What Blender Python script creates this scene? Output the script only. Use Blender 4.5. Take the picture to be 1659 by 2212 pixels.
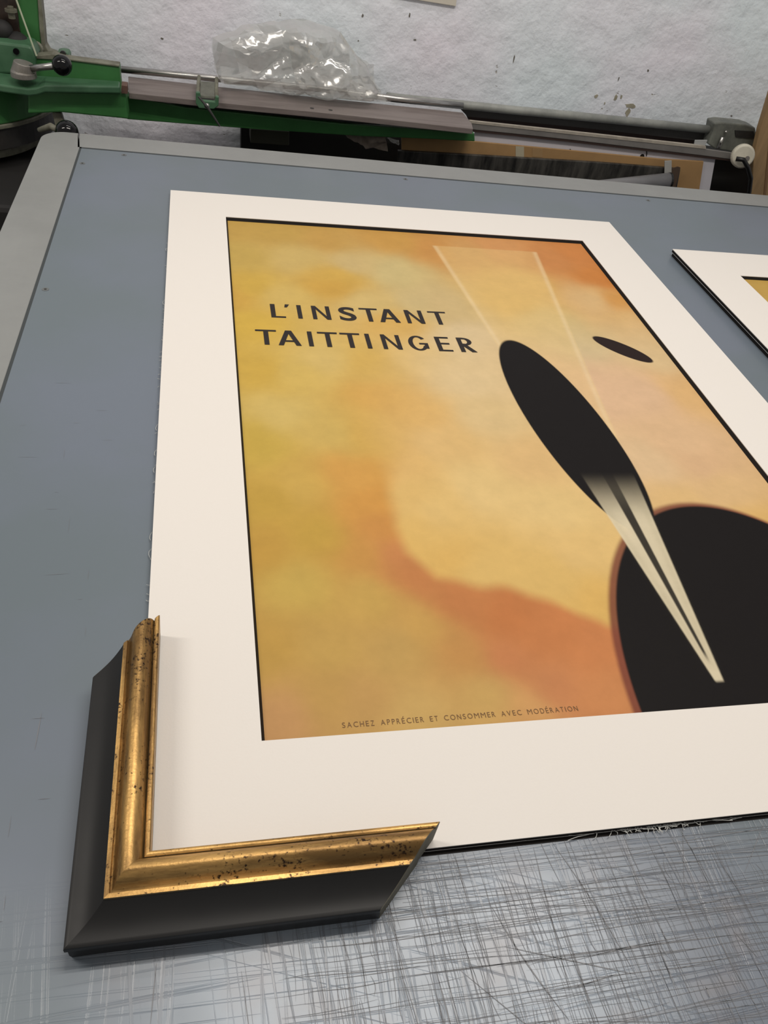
import bpy, bmesh, math, random
import numpy as np
from mathutils import Vector, Matrix, noise
C = bpy.context.scene.collection
for o in list(bpy.data.objects): bpy.data.objects.remove(o)

# ------------------------------------------------------------------ units
# Modelled in "u" (1 u = 0.5 m): x right along the mat, y away, z up from the mat's upper face.
U = 0.5
TZ = -0.0125                 # table top in u
Z0 = 0.75 - TZ*U             # world height of the mat's face
def W(p): return Vector((p[0]*U, p[1]*U, Z0 + p[2]*U))

# ------------------------------------------------------------------ camera
F = 1731.3; CX, CY = 829.5, 1106.0
R = np.array([[0.9755407547, -0.1693351610, 0.1401636157],
              [-0.0127008751, -0.6799884836, -0.7331127812],
              [0.2194514154, 0.7134011953, -0.6655071832]])
cam = bpy.data.cameras.new('camera'); co = bpy.data.objects.new('camera', cam); C.objects.link(co)
m = Matrix(((R[0][0], -R[1][0], -R[2][0]), (R[0][1], -R[1][1], -R[2][1]), (R[0][2], -R[1][2], -R[2][2]))).to_4x4()
m.translation = W((0, 0, 1)); co.matrix_world = m
cam.sensor_fit = 'VERTICAL'; cam.sensor_height = 36.0; cam.lens = F*36.0/2212.0
cam.clip_start = 0.02; cam.clip_end = 50
bpy.context.scene.camera = co

# ------------------------------------------------------------------ light
sc = bpy.context.scene
sc.view_settings.view_transform = 'Standard'; sc.view_settings.look = 'None'
sc.view_settings.gamma = 1; sc.view_settings.exposure = -0.04
w = bpy.data.worlds.new('world'); sc.world = w; w.use_nodes = True
w.node_tree.nodes['Background'].inputs[0].default_value = (1.0, 0.95, 0.89, 1)
w.node_tree.nodes['Background'].inputs[1].default_value = 0.33
def area(name, loc, sx, sy, power, col, tgt=None):
    l = bpy.data.lights.new(name, 'AREA'); l.shape = 'RECTANGLE'; l.size = sx; l.size_y = sy
    l.energy = power; l.color = col
    o = bpy.data.objects.new(name, l); C.objects.link(o); o.location = W(loc)
    if tgt is not None:
        o.rotation_euler = (W(tgt)-W(loc)).to_track_quat('-Z', 'Y').to_euler()
    return o
WARM = (1.0, 0.93, 0.84)
area('tube_or_fill_light', (1.10, 1.42, 3.2), 1.2, 0.05, 8.8, WARM)
area('tube_or_fill_light', (1.10, 1.12, 3.2), 1.2, 0.05, 8.8, WARM)
area('tube_or_fill_light', (-2.3, 1.35, 3.0), 0.9, 0.08, 13.0, WARM)
area('tube_or_fill_light', (0.8, 2.75, 3.3), 1.2, 0.08, 4.8, (1.0, 0.96, 0.92))  # unseen fill added near the wall to brighten it

# ------------------------------------------------------------------ materials
def mat(name, col, rough=0.5, metal=0.0, spec=0.5, vary=0.0, vscale=8.0, bump=0.0, bscale=40.0, stretch=(1,1,1), col2=None, coat=0.0):
    M = bpy.data.materials.new(name); M.use_nodes = True; nt = M.node_tree; b = nt.nodes['Principled BSDF']
    b.inputs['Base Color'].default_value = (*col, 1); b.inputs['Roughness'].default_value = rough
    b.inputs['Metallic'].default_value = metal; b.inputs['Specular IOR Level'].default_value = spec
    b.inputs['Coat Weight'].default_value = coat
    tc = nt.nodes.new('ShaderNodeTexCoord'); mp = nt.nodes.new('ShaderNodeMapping')
    mp.inputs['Scale'].default_value = stretch; nt.links.new(tc.outputs['Object'], mp.inputs[0])
    if vary > 0 or col2:
        n = nt.nodes.new('ShaderNodeTexNoise'); n.inputs['Scale'].default_value = vscale; n.inputs['Detail'].default_value = 6
        n.inputs['Roughness'].default_value = 0.65
        nt.links.new(mp.outputs[0], n.inputs['Vector'])
        r = nt.nodes.new('ShaderNodeValToRGB'); c2 = col2 or tuple(c*(1-vary) for c in col)
        r.color_ramp.elements[0].position = 0.36; r.color_ramp.elements[1].position = 0.62
        r.color_ramp.elements[0].color = (*c2, 1); r.color_ramp.elements[1].color = (*col, 1)
        nt.links.new(n.outputs['Fac'], r.inputs[0]); nt.links.new(r.outputs[0], b.inputs['Base Color'])
    if bump > 0:
        n = nt.nodes.new('ShaderNodeTexNoise'); n.inputs['Scale'].default_value = bscale; n.inputs['Detail'].default_value = 8
        nt.links.new(mp.outputs[0], n.inputs['Vector'])
        bp = nt.nodes.new('ShaderNodeBump'); bp.inputs['Strength'].default_value = bump; bp.inputs['Distance'].default_value = 0.004
        nt.links.new(n.outputs['Fac'], bp.inputs['Height']); nt.links.new(bp.outputs[0], b.inputs['Normal'])
    return M
def lin(r, g, b):
    f = lambda c: (c/255/12.92 if c/255 <= 0.04045 else ((c/255+0.055)/1.055)**2.4)
    return (f(r), f(g), f(b))

M_mat = mat('mat_paper', (0.725, 0.69, 0.65), 0.75, spec=0.2, bump=0.04, bscale=600)
M_blackcore = mat('black_core', (0.010, 0.008, 0.007), 0.7, spec=0.2)
M_foam = mat('backing_edge', (0.75, 0.75, 0.74), 0.7)
M_ink = mat('ink', (0.018, 0.013, 0.012), 0.6, spec=0.25)
M_inkb = mat('brown_ink', (0.16, 0.085, 0.035), 0.6, spec=0.25)
M_border = mat('grey_laminate', (0.245, 0.252, 0.248), 0.42, vary=0.10, vscale=9, bump=0.03, bscale=200)
M_groove = mat('groove_rubber', (0.035, 0.042, 0.045), 0.6)
M_steel = mat('steel', (0.55, 0.54, 0.52), 0.3, metal=1.0, vary=0.35, vscale=30, stretch=(1, 8, 8))
M_dullsteel = mat('dull_steel', (0.30, 0.285, 0.27), 0.5, metal=0.6, vary=0.35, vscale=20, col2=(0.19, 0.175, 0.155))
M_greypaint = mat('grey_painted_pipe', (0.30, 0.31, 0.29), 0.45, vary=0.4, vscale=12, col2=(0.18, 0.19, 0.18))
M_green = mat('green_enamel', (0.040, 0.165, 0.046), 0.42, vary=0.5, vscale=7, col2=(0.030, 0.12, 0.034), bump=0.06, bscale=60)
M_greenl = mat('worn_green_enamel', (0.065, 0.15, 0.082), 0.42, vary=0.4, vscale=9, col2=(0.035, 0.10, 0.05), bump=0.05, bscale=60)
M_tan = mat('worn_metal_edge', (0.19, 0.19, 0.145), 0.6, vary=0.5, vscale=24, col2=(0.09, 0.085, 0.06))
M_dark = mat('dark_metal', (0.03, 0.028, 0.026), 0.5, vary=0.6, vscale=18, col2=(0.012, 0.012, 0.012))
M_ball = mat('black_bakelite', (0.003, 0.003, 0.004), 0.07, spec=0.35)
M_window = mat('brown_guard', (0.045, 0.027, 0.020), 0.3, vary=0.5, vscale=20, col2=(0.014, 0.012, 0.011))
M_board = mat('aged_fence_board', (0.20, 0.17, 0.160), 0.55, vary=0.3, vscale=10, stretch=(0.7, 6, 6), col2=(0.14, 0.115, 0.108), bump=0.1, bscale=30)
M_card = mat('cardboard', (0.36, 0.215, 0.09), 0.8, vary=0.15, vscale=10)
M_white = mat('white_board', (0.56, 0.55, 0.60), 0.7)
M_black = mat('black_sheet', (0.065, 0.062, 0.056), 0.45, vary=0.6, vscale=14, col2=(0.009, 0.009, 0.009), stretch=(3, 1, 0.6), bump=0.4, bscale=25)
M_void = mat('dark_fill', (0.012, 0.011, 0.011), 0.7, vary=0.3)
M_dimbox = mat('dim_olive_box', (0.05, 0.05, 0.035), 0.7)
M_wood = mat('pine_post', (0.34, 0.22, 0.105), 0.6, vary=0.3, vscale=5, stretch=(8, 8, 0.7), bump=0.1, bscale=30)
M_paper = mat('crumpled_paper', (0.30, 0.25, 0.21), 0.8, vary=0.4, vscale=30)
M_tape = mat('pale_tape', (0.42, 0.38, 0.28), 0.4)
M_cord = mat('black_cord', (0.006, 0.006, 0.006), 0.4)
M_screw = mat('zinc_screw', (0.22, 0.23, 0.23), 0.4, metal=0.7)
M_thread = mat('linen_thread', (0.55, 0.56, 0.54), 0.9)
M_disc = mat('cream_plastic', (0.60, 0.57, 0.47), 0.5, vary=0.2, vscale=20)
M_floor = mat('concrete_floor', (0.10, 0.095, 0.09), 0.8, vary=0.4, vscale=3)
M_raw = mat('raw_cut_wood', (0.13, 0.12, 0.085), 0.7, vary=0.3, vscale=60)

def wall_material():
    M = bpy.data.materials.new('rough_white_plaster'); M.use_nodes = True; nt = M.node_tree; b = nt.nodes['Principled BSDF']
    N = nt.nodes.new; L = nt.links.new
    b.inputs['Roughness'].default_value = 0.62; b.inputs['Specular IOR Level'].default_value = 0.35
    tc = N('ShaderNodeTexCoord')
    n1 = N('ShaderNodeTexNoise'); n1.inputs['Scale'].default_value = 2.2; n1.inputs['Detail'].default_value = 3
    L(tc.outputs['Object'], n1.inputs['Vector'])
    r1 = N('ShaderNodeValToRGB'); e = r1.color_ramp.elements
    e[0].position = 0.40; e[0].color = (0.77, 0.85, 0.90, 1); e[1].position = 0.62; e[1].color = (0.82, 0.80, 0.88, 1)
    L(n1.outputs['Fac'], r1.inputs[0])
    # flaked chips
    mp = N('ShaderNodeMapping'); mp.inputs['Scale'].default_value = (1, 1, 1.4); L(tc.outputs['Object'], mp.inputs[0])
    n2 = N('ShaderNodeTexNoise'); n2.inputs['Scale'].default_value = 26; n2.inputs['Detail'].default_value = 5; n2.inputs['Roughness'].default_value = 0.6
    L(mp.outputs[0], n2.inputs['Vector'])
    r2 = N('ShaderNodeValToRGB'); e = r2.color_ramp.elements
    e[0].position = 0.27; e[0].color = (1, 1, 1, 1); e[1].position = 0.305; e[1].color = (0, 0, 0, 1)
    L(n2.outputs['Fac'], r2.inputs[0])
    mx = N('ShaderNodeMixRGB'); mx.inputs[2].default_value = (0.40, 0.37, 0.32, 1)
    L(r2.outputs[0], mx.inputs[0]); L(r1.outputs[0], mx.inputs[1]); L(mx.outputs[0], b.inputs['Base Color'])
    # bump: trowel ridges + pits
    mp2 = N('ShaderNodeMapping'); mp2.inputs['Rotation'].default_value = (0, 0.5, 0); mp2.inputs['Scale'].default_value = (9, 9, 1.6)
    L(tc.outputs['Object'], mp2.inputs[0])
    n3 = N('ShaderNodeTexNoise'); n3.inputs['Scale'].default_value = 3; n3.inputs['Detail'].default_value = 4; L(mp2.outputs[0], n3.inputs['Vector'])
    n4 = N('ShaderNodeTexNoise'); n4.inputs['Scale'].default_value = 17; n4.inputs['Detail'].default_value = 7; n4.inputs['Roughness'].default_value = 0.55; L(tc.outputs['Object'], n4.inputs['Vector'])
    a = N('ShaderNodeMath'); a.operation = 'MULTIPLY_ADD'; a.inputs[1].default_value = 0.45
    L(n3.outputs['Fac'], a.inputs[0]); L(n4.outputs['Fac'], a.inputs[2])
    a2 = N('ShaderNodeMath'); a2.operation = 'MULTIPLY_ADD'; a2.inputs[1].default_value = -0.12; L(r2.outputs[0], a2.inputs[0]); L(a.outputs[0], a2.inputs[2])
    bp = N('ShaderNodeBump'); bp.inputs['Strength'].default_value = 0.6; bp.inputs['Distance'].default_value = 0.014
    L(a2.outputs[0], bp.inputs['Height']); L(bp.outputs[0], b.inputs['Normal'])
    return M
M_wall = wall_material()

def panel_material():
    M = bpy.data.materials.new('blue_grey_laminate'); M.use_nodes = True; nt = M.node_tree; b = nt.nodes['Principled BSDF']
    N = nt.nodes.new; L = nt.links.new
    tc = N('ShaderNodeTexCoord')
    n1 = N('ShaderNodeTexNoise'); n1.inputs['Scale'].default_value = 5; n1.inputs['Detail'].default_value = 4; L(tc.outputs['Object'], n1.inputs['Vector'])
    r1 = N('ShaderNodeValToRGB'); e = r1.color_ramp.elements
    e[0].position = 0.38; e[0].color = (0.124, 0.154, 0.177, 1); e[1].position = 0.62; e[1].color = (0.136, 0.162, 0.204, 1)
    L(n1.outputs['Fac'], r1.inputs[0])
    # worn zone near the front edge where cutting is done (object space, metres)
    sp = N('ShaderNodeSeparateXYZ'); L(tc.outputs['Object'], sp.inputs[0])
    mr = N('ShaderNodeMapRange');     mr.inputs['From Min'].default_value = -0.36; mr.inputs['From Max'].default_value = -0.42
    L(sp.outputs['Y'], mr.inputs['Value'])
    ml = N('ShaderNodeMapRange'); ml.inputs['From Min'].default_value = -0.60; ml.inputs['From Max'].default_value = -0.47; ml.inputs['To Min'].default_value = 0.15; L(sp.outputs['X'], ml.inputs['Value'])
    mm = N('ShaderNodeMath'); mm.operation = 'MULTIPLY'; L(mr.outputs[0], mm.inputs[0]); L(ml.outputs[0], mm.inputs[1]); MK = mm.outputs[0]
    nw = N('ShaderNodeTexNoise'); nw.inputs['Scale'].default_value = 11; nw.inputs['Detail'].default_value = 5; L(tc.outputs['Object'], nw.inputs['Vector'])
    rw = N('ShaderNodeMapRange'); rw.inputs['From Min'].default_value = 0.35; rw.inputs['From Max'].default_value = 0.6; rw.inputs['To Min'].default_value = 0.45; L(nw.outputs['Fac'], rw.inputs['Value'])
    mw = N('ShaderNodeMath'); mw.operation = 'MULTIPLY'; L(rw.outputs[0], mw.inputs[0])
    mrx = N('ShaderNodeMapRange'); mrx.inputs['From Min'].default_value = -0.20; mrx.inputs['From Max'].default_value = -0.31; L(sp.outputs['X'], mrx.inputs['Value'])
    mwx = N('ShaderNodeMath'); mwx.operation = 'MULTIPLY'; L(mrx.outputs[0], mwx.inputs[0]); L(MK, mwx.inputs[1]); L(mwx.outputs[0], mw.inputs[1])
    xw = N('ShaderNodeMixRGB'); xw.inputs[2].default_value = (0.33, 0.385, 0.455, 1); L(mw.outputs[0], xw.inputs[0]); L(r1.outputs[0], xw.inputs[1])  # pale wear tint with painted sheen added, fading out to the right
    prev = xw.outputs[0]; hsum = None
    for rot, sc_, thr, seed in ((0.02, (1.5, 420, 1), 0.40, 1.3), (-0.05, (3, 260, 1), 0.37, 7.7), (1.47, (3, 380, 1), 0.385, 4.1), (1.60, (4, 240, 1), 0.36, 9.2), (0.35, (3, 300, 1), 0.31, 2.9)):
        r_ = N('ShaderNodeMapping'); r_.inputs['Rotation'].default_value = (0, 0, rot); L(tc.outputs['Object'], r_.inputs[0])
        mp = N('ShaderNodeMapping'); mp.inputs['Scale'].default_value = sc_; mp.inputs['Location'].default_value = (seed, seed*3, 0)
        L(r_.outputs[0], mp.inputs[0])
        n = N('ShaderNodeTexNoise'); n.inputs['Scale'].default_value = 1.0; n.inputs['Detail'].default_value = 3; L(mp.outputs[0], n.inputs['Vector'])
        rr = N('ShaderNodeMapRange'); rr.inputs['From Min'].default_value = thr+0.03; rr.inputs['From Max'].default_value = thr-0.03
        L(n.outputs['Fac'], rr.inputs['Value'])
        mu = N('ShaderNodeMath'); mu.operation = 'MULTIPLY'; L(rr.outputs[0], mu.inputs[0]); L(MK, mu.inputs[1])
        mu2 = N('ShaderNodeMath'); mu2.operation = 'MULTIPLY'; mu2.inputs[1].default_value = 0.20; L(mu.outputs[0], mu2.inputs[0])
        mx = N('ShaderNodeMixRGB'); mx.inputs[2].default_value = (0.085, 0.075, 0.08, 1); L(mu2.outputs[0], mx.inputs[0]); L(prev, mx.inputs[1]); prev = mx.outputs[0]
        if hsum is None: hsum = mu.outputs[0]
        else:
            ad = N('ShaderNodeMath'); ad.operation = 'MAXIMUM'; L(hsum, ad.inputs[0]); L(mu.outputs[0], ad.inputs[1]); hsum = ad.outputs[0]
    # brownish scuffs
    n5 = N('ShaderNodeTexNoise'); n5.inputs['Scale'].default_value = 22; n5.inputs['Detail'].default_value = 6; L(tc.outputs['Object'], n5.inputs['Vector'])
    r5 = N('ShaderNodeMapRange'); r5.inputs['From Min'].default_value = 0.55; r5.inputs['From Max'].default_value = 0.72; L(n5.outputs['Fac'], r5.inputs['Value'])
    m5 = N('ShaderNodeMath'); m5.operation = 'MULTIPLY'; L(r5.outputs[0], m5.inputs[0]); L(MK, m5.inputs[1])
    m6 = N('ShaderNodeMath'); m6.operation = 'MULTIPLY'; m6.inputs[1].default_value = 0.4; L(m5.outputs[0], m6.inputs[0])
    mx = N('ShaderNodeMixRGB'); mx.inputs[2].default_value = (0.20, 0.16, 0.15, 1); L(m6.outputs[0], mx.inputs[0]); L(prev, mx.inputs[1])
    L(mx.outputs[0], b.inputs['Base Color'])
    b.inputs['Roughness'].default_value = 0.34; b.inputs['Specular IOR Level'].default_value = 0.6
    bp = N('ShaderNodeBump'); bp.invert = True; bp.inputs['Strength'].default_value = 0.5; bp.inputs['Distance'].default_value = 0.0006
    L(hsum, bp.inputs['Height']); L(bp.outputs[0], b.inputs['Normal'])
    return M
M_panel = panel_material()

def gold_material(st):
    M = bpy.data.materials.new('antique_gold_leaf'); M.use_nodes = True; nt = M.node_tree; b = nt.nodes['Principled BSDF']
    N = nt.nodes.new; L = nt.links.new; tc = N('ShaderNodeTexCoord')
    n1 = N('ShaderNodeTexNoise'); n1.inputs['Scale'].default_value = 55; n1.inputs['Detail'].default_value = 7; n1.inputs['Roughness'].default_value = 0.7
    gm = N('ShaderNodeMapping'); gm.inputs['Scale'].default_value = st; L(tc.outputs['Object'], gm.inputs[0]); L(gm.outputs[0], n1.inputs['Vector'])
    r1 = N('ShaderNodeValToRGB'); e = r1.color_ramp.elements
    e[0].position = 0.40; e[0].color = (0.20, 0.115, 0.040, 1); e[1].position = 0.64; e[1].color = (0.66, 0.40, 0.135, 1)
    L(n1.outputs['Fac'], r1.inputs[0])
    n2 = N('ShaderNodeTexNoise'); n2.inputs['Scale'].default_value = 420; n2.inputs['Detail'].default_value = 5; L(tc.outputs['Object'], n2.inputs['Vector'])
    n3 = N('ShaderNodeTexNoise'); n3.inputs['Scale'].default_value = 40; n3.inputs['Detail'].default_value = 2; L(tc.outputs['Object'], n3.inputs['Vector'])
    ad = N('ShaderNodeMath'); ad.operation = 'MULTIPLY_ADD'; ad.inputs[1].default_value = 0.6; L(n3.outputs['Fac'], ad.inputs[0]); L(n2.outputs['Fac'], ad.inputs[2])
    r2 = N('ShaderNodeMapRange'); r2.inputs['From Min'].default_value = 0.90; r2.inputs['From Max'].default_value = 1.02; L(ad.outputs[0], r2.inputs['Value'])
    mx = N('ShaderNodeMixRGB'); mx.inputs[2].default_value = (0.035, 0.018, 0.010, 1); L(r2.outputs[0], mx.inputs[0]); L(r1.outputs[0], mx.inputs[1])
    L(mx.outputs[0], b.inputs['Base Color'])
    b.inputs['Metallic'].default_value = 0.75; b.inputs['Roughness'].default_value = 0.42
    bp = N('ShaderNodeBump'); bp.inputs['Strength'].default_value = 0.35; bp.inputs['Distance'].default_value = 0.0005; L(n2.outputs['Fac'], bp.inputs['Height']); L(bp.outputs[0], b.inputs['Normal'])
    return M
M_gold = {True: gold_material((1, 0.16, 1)), False: gold_material((0.16, 1, 1))}

def lacquer_material():
    M = mat('black_lacquer', (0.011, 0.011, 0.0115), 0.42, spec=0.30)
    nt = M.node_tree; b = nt.nodes['Principled BSDF']; tc = nt.nodes.new('ShaderNodeTexCoord')
    n = nt.nodes.new('ShaderNodeTexNoise'); n.inputs['Scale'].default_value = 40; n.inputs['Detail'].default_value = 4; nt.links.new(tc.outputs['Object'], n.inputs['Vector'])
    r = nt.nodes.new('ShaderNodeMapRange'); r.inputs['To Min'].default_value = 0.36; r.inputs['To Max'].default_value = 0.52; nt.links.new(n.outputs['Fac'], r.inputs['Value']); nt.links.new(r.outputs[0], b.inputs['Roughness'])
    return M
M_lacq = lacquer_material()

def art_material():
    M = bpy.data.materials.new('printed_art'); M.use_nodes = True; nt = M.node_tree; b = nt.nodes['Principled BSDF']
    N = nt.nodes.new; L = nt.links.new
    at_ = N('ShaderNodeAttribute'); at_.attribute_name = 'art'
    tc = N('ShaderNodeTexCoord'); n = N('ShaderNodeTexNoise'); n.inputs['Scale'].default_value = 34; n.inputs['Detail'].default_value = 9; n.inputs['Roughness'].default_value = 0.7
    L(tc.outputs['Object'], n.inputs['Vector'])
    mr = N('ShaderNodeMapRange'); mr.inputs['From Min'].default_value = 0.3; mr.inputs['From Max'].default_value = 0.7; mr.inputs['To Min'].default_value = 0.93; mr.inputs['To Max'].default_value = 1.05; L(n.outputs['Fac'], mr.inputs['Value'])
    vm = N('ShaderNodeVectorMath'); vm.operation = 'SCALE'; L(at_.outputs['Color'], vm.inputs[0]); L(mr.outputs[0], vm.inputs['Scale'])
    L(vm.outputs[0], b.inputs['Base Color']); b.inputs['Roughness'].default_value = 0.6; b.inputs['Specular IOR Level'].default_value = 0.14
    return M
M_art = art_material()

def bag_material():
    M = bpy.data.materials.new('clear_film'); M.use_nodes = True; nt = M.node_tree; N = nt.nodes.new; L = nt.links.new
    for n in list(nt.nodes): nt.nodes.remove(n)
    out = N('ShaderNodeOutputMaterial'); tr = N('ShaderNodeBsdfTransparent'); tr.inputs[0].default_value = (0.95, 0.95, 0.94, 1)
    gl = N('ShaderNodeBsdfGlossy'); gl.inputs['Roughness'].default_value = 0.17; gl.inputs[0].default_value = (1, 1, 1, 1)
    df = N('ShaderNodeBsdfTranslucent'); df.inputs[0].default_value = (0.8, 0.8, 0.78, 1)
    df2 = N('ShaderNodeBsdfDiffuse'); df2.inputs[0].default_value = (0.75, 0.75, 0.73, 1)
    lw = N('ShaderNodeLayerWeight'); lw.inputs['Blend'].default_value = 0.22
    mr = N('ShaderNodeMapRange'); mr.inputs['To Min'].default_value = 0.17; mr.inputs['To Max'].default_value = 0.7; L(lw.outputs['Facing'], mr.inputs['Value'])
    a = N('ShaderNodeMixShader'); a.inputs[0].default_value = 0.5; L(df.outputs[0], a.inputs[1]); L(df2.outputs[0], a.inputs[2])
    m1 = N('ShaderNodeMixShader'); m1.inputs[0].default_value = 0.28; L(tr.outputs[0], m1.inputs[1]); L(a.outputs[0], m1.inputs[2])
    m2 = N('ShaderNodeMixShader'); L(mr.outputs[0], m2.inputs[0]); L(m1.outputs[0], m2.inputs[1]); L(gl.outputs[0], m2.inputs[2])
    L(m2.outputs[0], out.inputs[0]); return M
M_bag = bag_material()

# ------------------------------------------------------------------ building helpers
def ray(px): return R.T @ np.array([(px[0]-CX)/F, (px[1]-CY)/F, 1.0])
def aty(px, py, y):                       # point of the place seen at (px, py) standing y u away
    d = ray((px, py)); return tuple(d*(y/d[1]) + np.array([0, 0, 1.0]))
def atz(px, py, h):                       # the same at height h
    d = ray((px, py)); return tuple(d*(-(1-h)/d[2]) + np.array([0, 0, 1.0]))
def thing(name, label, cat, loc, group=None):
    o = bpy.data.objects.new(name, None); C.objects.link(o); o.location = W(loc); o.empty_display_size = 0.02
    o['label'] = label; o['category'] = cat
    if group: o['group'] = group
    return o
def origin_of(o):
    p = Vector((0, 0, 0))
    while o is not None: p = p + o.location; o = o.parent
    return p
def obj(name, verts, faces, M, parent=None, smooth=False, bevel=0.0, origin=None, label=None, seg=2):
    """verts in u coordinates; the mesh is stored relative to its own origin"""
    me = bpy.data.meshes.new(name); wv = [W(v) for v in verts]
    base = origin_of(parent) if parent is not None else Vector((0, 0, 0))
    og = W(origin) if origin is not None else (base if parent is not None else sum(wv, Vector())/len(wv))
    me.from_pydata([tuple(v-og) for v in wv], [], faces)
    bm = bmesh.new(); bm.from_mesh(me); bmesh.ops.recalc_face_normals(bm, faces=bm.faces); bm.to_mesh(me); bm.free()
    me.materials.append(M); o = bpy.data.objects.new(name, me); C.objects.link(o)
    o.location = og - base
    if parent is not None: o.parent = parent
    if smooth:
        for p in me.polygons: p.use_smooth = True
    if bevel > 0:
        b = o.modifiers.new('bevel', 'BEVEL'); b.width = bevel*U; b.segments = seg; b.limit_method = 'ANGLE'; b.angle_limit = math.radians(35)
    if label: o['label'] = label
    return o
def tag(o, label, cat, group=None, kind=None):
    if label: o['label'] = label
    if cat: o['category'] = cat
    if group: o['group'] = group
    if kind: o['kind'] = kind
    return o
class MB:
    def __init__(s): s.v = []; s.f = []
    def add(s, v, f):
        k = len(s.v); s.v += [tuple(p) for p in v]; s.f += [tuple(i+k for i in q) for q in f]; return s
    def box(s, a, b):
        (x0, y0, z0), (x1, y1, z1) = a, b
        return s.add([(x0,y0,z0),(x1,y0,z0),(x1,y1,z0),(x0,y1,z0),(x0,y0,z1),(x1,y0,z1),(x1,y1,z1),(x0,y1,z1)],
                     [(0,3,2,1),(4,5,6,7),(0,1,5,4),(1,2,6,5),(2,3,7,6),(3,0,4,7)])
    def prism(s, poly, vec):              # poly: 3-D points, vec: extrusion
        n = len(poly); P = [tuple(p) for p in poly]; Q = [tuple(np.array(p)+np.array(vec)) for p in poly]
        return s.add(P+Q, [tuple(range(n)), tuple(range(2*n-1, n-1, -1))] + [(i, (i+1) % n, n+(i+1) % n, n+i) for i in range(n)])
    def tube(s, pts, r, n=16, caps=True):
        pts = [Vector(p) for p in pts]; rs = r if isinstance(r, (list, tuple)) else [r]*len(pts); rings = []
        up = Vector((0, 0, 1))
        for i, p in enumerate(pts):
            d = (pts[min(i+1, len(pts)-1)]-pts[max(i-1, 0)]).normalized()
            a = d.cross(up if abs(d.dot(up)) < 0.9 else Vector((1, 0, 0))).normalized(); b = d.cross(a)
            rings.append([p + (a*math.cos(t)+b*math.sin(t))*rs[i] for t in [2*math.pi*k/n for k in range(n)]])
        v = [q for rg in rings for q in rg]; f = []
        for i in range(len(pts)-1):
            for k in range(n): f.append((i*n+k, i*n+(k+1) % n, (i+1)*n+(k+1) % n, (i+1)*n+k))
        if caps: f += [tuple(range(n)), tuple(range((len(pts)-1)*n, len(pts)*n))]
        return s.add([tuple(q) for q in v], f)
    def ball(s, c, r, nu=24, nv=14):
        c = Vector(c); v = [c+Vector((0, 0, r))]; f = []
        for j in range(1, nv):
            t = math.pi*j/nv
            for i in range(nu): v.append(c+Vector((math.cos(2*math.pi*i/nu)*math.sin(t), math.sin(2*math.pi*i/nu)*math.sin(t), math.cos(t)))*r)
        v.append(c-Vector((0, 0, r)))
        for i in range(nu): f.append((0, 1+i, 1+(i+1) % nu))
        for j in range(nv-2):
            for i in range(nu):
                a = 1+j*nu+i; b = 1+j*nu+(i+1) % nu; f.append((a, a+nu, b+nu, b))
        L_ = len(v)-1
        for i in range(nu): f.append((L_, 1+(nv-2)*nu+(i+1) % nu, 1+(nv-2)*nu+i))
        return s.add([tuple(q) for q in v], f)
    def build(s, name, M, parent=None, **k): return obj(name, s.v, s.f, M, parent, **k)
def facing(poly, y, depth):               # outline standing in the plane y, thickness running back
    return [aty(px, py, y) for px, py in poly], (0, depth, 0)
def slab(name, poly, y, depth, M, parent=None, **k):
    P, v = facing(poly, y, depth); return MB().prism(P, v).build(name, M, parent, **k)

# ================================================================== SETTING
WY = 3.85
FZ = -1.5 + TZ
def struct(o, label=None): o['kind'] = 'structure'; return o
struct(MB().box((-4.0, WY, FZ), (4.6, WY+0.2, 3.4)).build('wall_back', M_wall))
struct(MB().box((-4.0, -3.5, FZ-0.1), (4.6, WY+0.2, FZ)).build('floor', M_floor))
# rendered return of the wall at the right, behind the post
struct(MB().box((4.6, -3.5, FZ), (4.8, WY+0.2, 3.4)).build('wall_right', M_wall))

wall = bpy.data.objects['wall_back']
random.seed(21)
def chip(px, py, w, h, M_, n=11):
    c = aty(px, py, WY); r_ = [random.uniform(.6, 1.1) for _ in range(n)]
    P = [(c[0]+w*r_[i]*math.cos(2*math.pi*i/n), WY-0.0016, c[2]+h*r_[i]*math.sin(2*math.pi*i/n)) for i in range(n)]
    MB().prism(P, (0, 0.0014, 0)).build('plaster_chip', M_, wall)
M_chip = mat('old_plaster', (0.40, 0.37, 0.28), 0.8, vary=.3, vscale=60); M_pit = mat('dark_pit', (0.16, 0.15, 0.13), 0.8)
for a in ((1288, 208, .010, .010), (1330, 210, .010, .014), (1342, 209, .006, .010), (1362, 228, .030, .012), (1356, 242, .013, .020), (1306, 223, .004, .006)): chip(*a, M_chip)
for a in ((1110, 127, .0035, .018), (1400, 152, .005, .006), (1336, 171, .003, .010), (783, 34, .005, .008), (896, 86, .006, .004), (774, 88, .003, .003), (350, 83, .006, .004), (885, 32, .004, .012), (1580, 250, .006, .004)): chip(*a, M_pit)

# white board at the top of the wall
P = [aty(850, -8, WY-0.012), aty(985, 14, WY-0.012), aty(992, -60, WY-0.012), aty(856, -80, WY-0.012)]
t = MB().prism([P[0], P[1], P[2], P[3]], (0, 0.01, 0)).build('mounted_board', mat('cream_card', (0.62, 0.58, 0.50), 0.7), bevel=0.002)
tag(t, 'bottom edge of a pale board fixed high on the white wall', 'board')

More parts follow.
